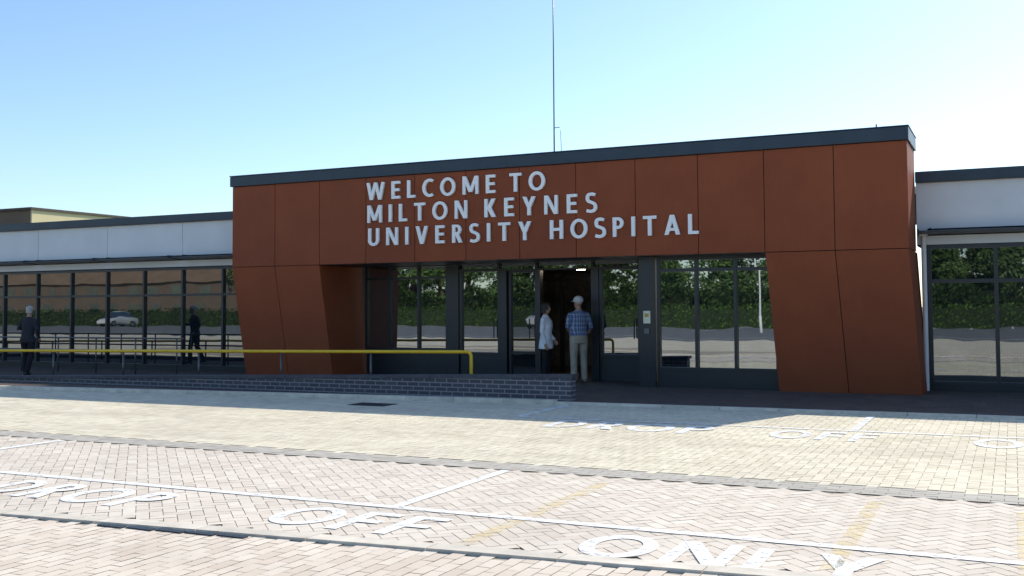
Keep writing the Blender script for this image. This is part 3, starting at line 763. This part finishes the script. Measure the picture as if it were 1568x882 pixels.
    remesh('shoes',sb,.008,E,[simple('shoe_leather',shoe,.5)],lambda c:0,2)
    for i,(sh,el,wri) in enumerate(wr):
        sg=-1 if i==0 else 1; d=(wri-el).normalized()
        pn=Vector((-sg,0.05,0)); 
        if abs(d.x)>.7: pn=Vector((0,-1,-.2))
        make_hand('hand_left' if i==0 else 'hand_right',wri+d*.012,d,pn,sg,E)
    return E
Z0=.052
face=lambda dx,dy: math.atan2(-dx,dy)
person('man_in_cap',(-8.10,20.12,Z0),face(-.62,.78),1.76,arms=[((-.235,.0,1.14),(-.12,.20,1.02)),((.26,-.03,1.13),(.20,.15,.96))],
       top=check_mat(),bottom=cloth('khaki_trousers',(.38,.33,.26)),hem=.96,cap=True,headrot=.5,headtilt=-.05,sleeve=.25,girth=1.10,hairc=(.45,.44,.42),shoe=(.2,.17,.14))
person('woman_in_white_jacket',(-8.85,20.15,Z0),face(.9,.1),1.64,female=True,arms=[((-.215,-.02,1.12),(-.16,.14,.93)),((.215,-.03,1.12),(.215,.05,.86))],
       top=cloth('white_jacket_cloth',(.80,.82,.86)),bottom=cloth('black_trousers',(.02,.02,.022)),hem=.735,hairc=(.035,.028,.025),headrot=.1,headtilt=-.05,girth=1.12)
person('man_in_dark_jacket',(-21.35,17.7,Z0),face(-.35,.93),1.66,arms=[((-.27,.03,1.16),(-.16,.26,1.20)),((.25,-.02,1.14),(.22,.14,.95))],
       legs=[((-.095,0,.90),(-.10,.10,.51),(-.10,.10,.09)),((.095,0,.90),(.105,-.02,.50),(.11,-.22,.11))],
       top=cloth('dark_jacket_cloth',(.035,.037,.045)),bottom=cloth('dark_trousers',(.02,.02,.025)),hem=.84,hairc=(.42,.41,.40),stoop=.10,headtilt=-.15)

# ------------------------------------------------------------------ light
el=math.radians(38); az=math.radians(20.5)
W=bpy.data.worlds.new('World'); scene.world=W; W.use_nodes=True; nt=W.node_tree
sky=nt.nodes.new('ShaderNodeTexSky'); sky.sky_type='NISHITA'; sky.sun_disc=False; sky.sun_elevation=el; sky.sun_rotation=az
sky.air_density=1.0; sky.dust_density=.6; sky.ozone_density=2.0
bg=nt.nodes['Background']
tint=mix_col(nt,1.0,sky.outputs[0],(1.12,1.22,1.30),'MULTIPLY')
nt.links.new(tint,bg.inputs[0]); bg.inputs[1].default_value=.15
sun=bpy.data.lights.new('sun','SUN'); sun.energy=5; sun.angle=math.radians(.5); sun.color=(1,.94,.84)
so=bpy.data.objects.new('sun',sun); COL.objects.link(so)
dv=Vector((math.sin(az)*math.cos(el),math.cos(az)*math.cos(el),math.sin(el)))
so.rotation_euler=dv.to_track_quat('Z','Y').to_euler(); so.location=(20,50,40)
# ------------------------------------------------------------------ camera
cam=bpy.data.cameras.new('camera'); co=bpy.data.objects.new('camera',cam); COL.objects.link(co); scene.camera=co
cam.sensor_width=36; cam.lens=36.8; cam.shift_y=-.0261; cam.clip_end=3000
yaw=math.radians(25.54); pitch=math.atan(71/1603); roll=.0063
fw=Vector((-math.sin(yaw)*math.cos(pitch),math.cos(yaw)*math.cos(pitch),math.sin(pitch)))
right=Vector((math.cos(yaw),math.sin(yaw),0)); up=right.cross(fw)
r2=right*math.cos(roll)-up*math.sin(roll); u2=up*math.cos(roll)+right*math.sin(roll)
M=Matrix((r2,u2,-fw)).transposed().to_4x4(); M.translation=(0,0,1.6); co.matrix_world=M
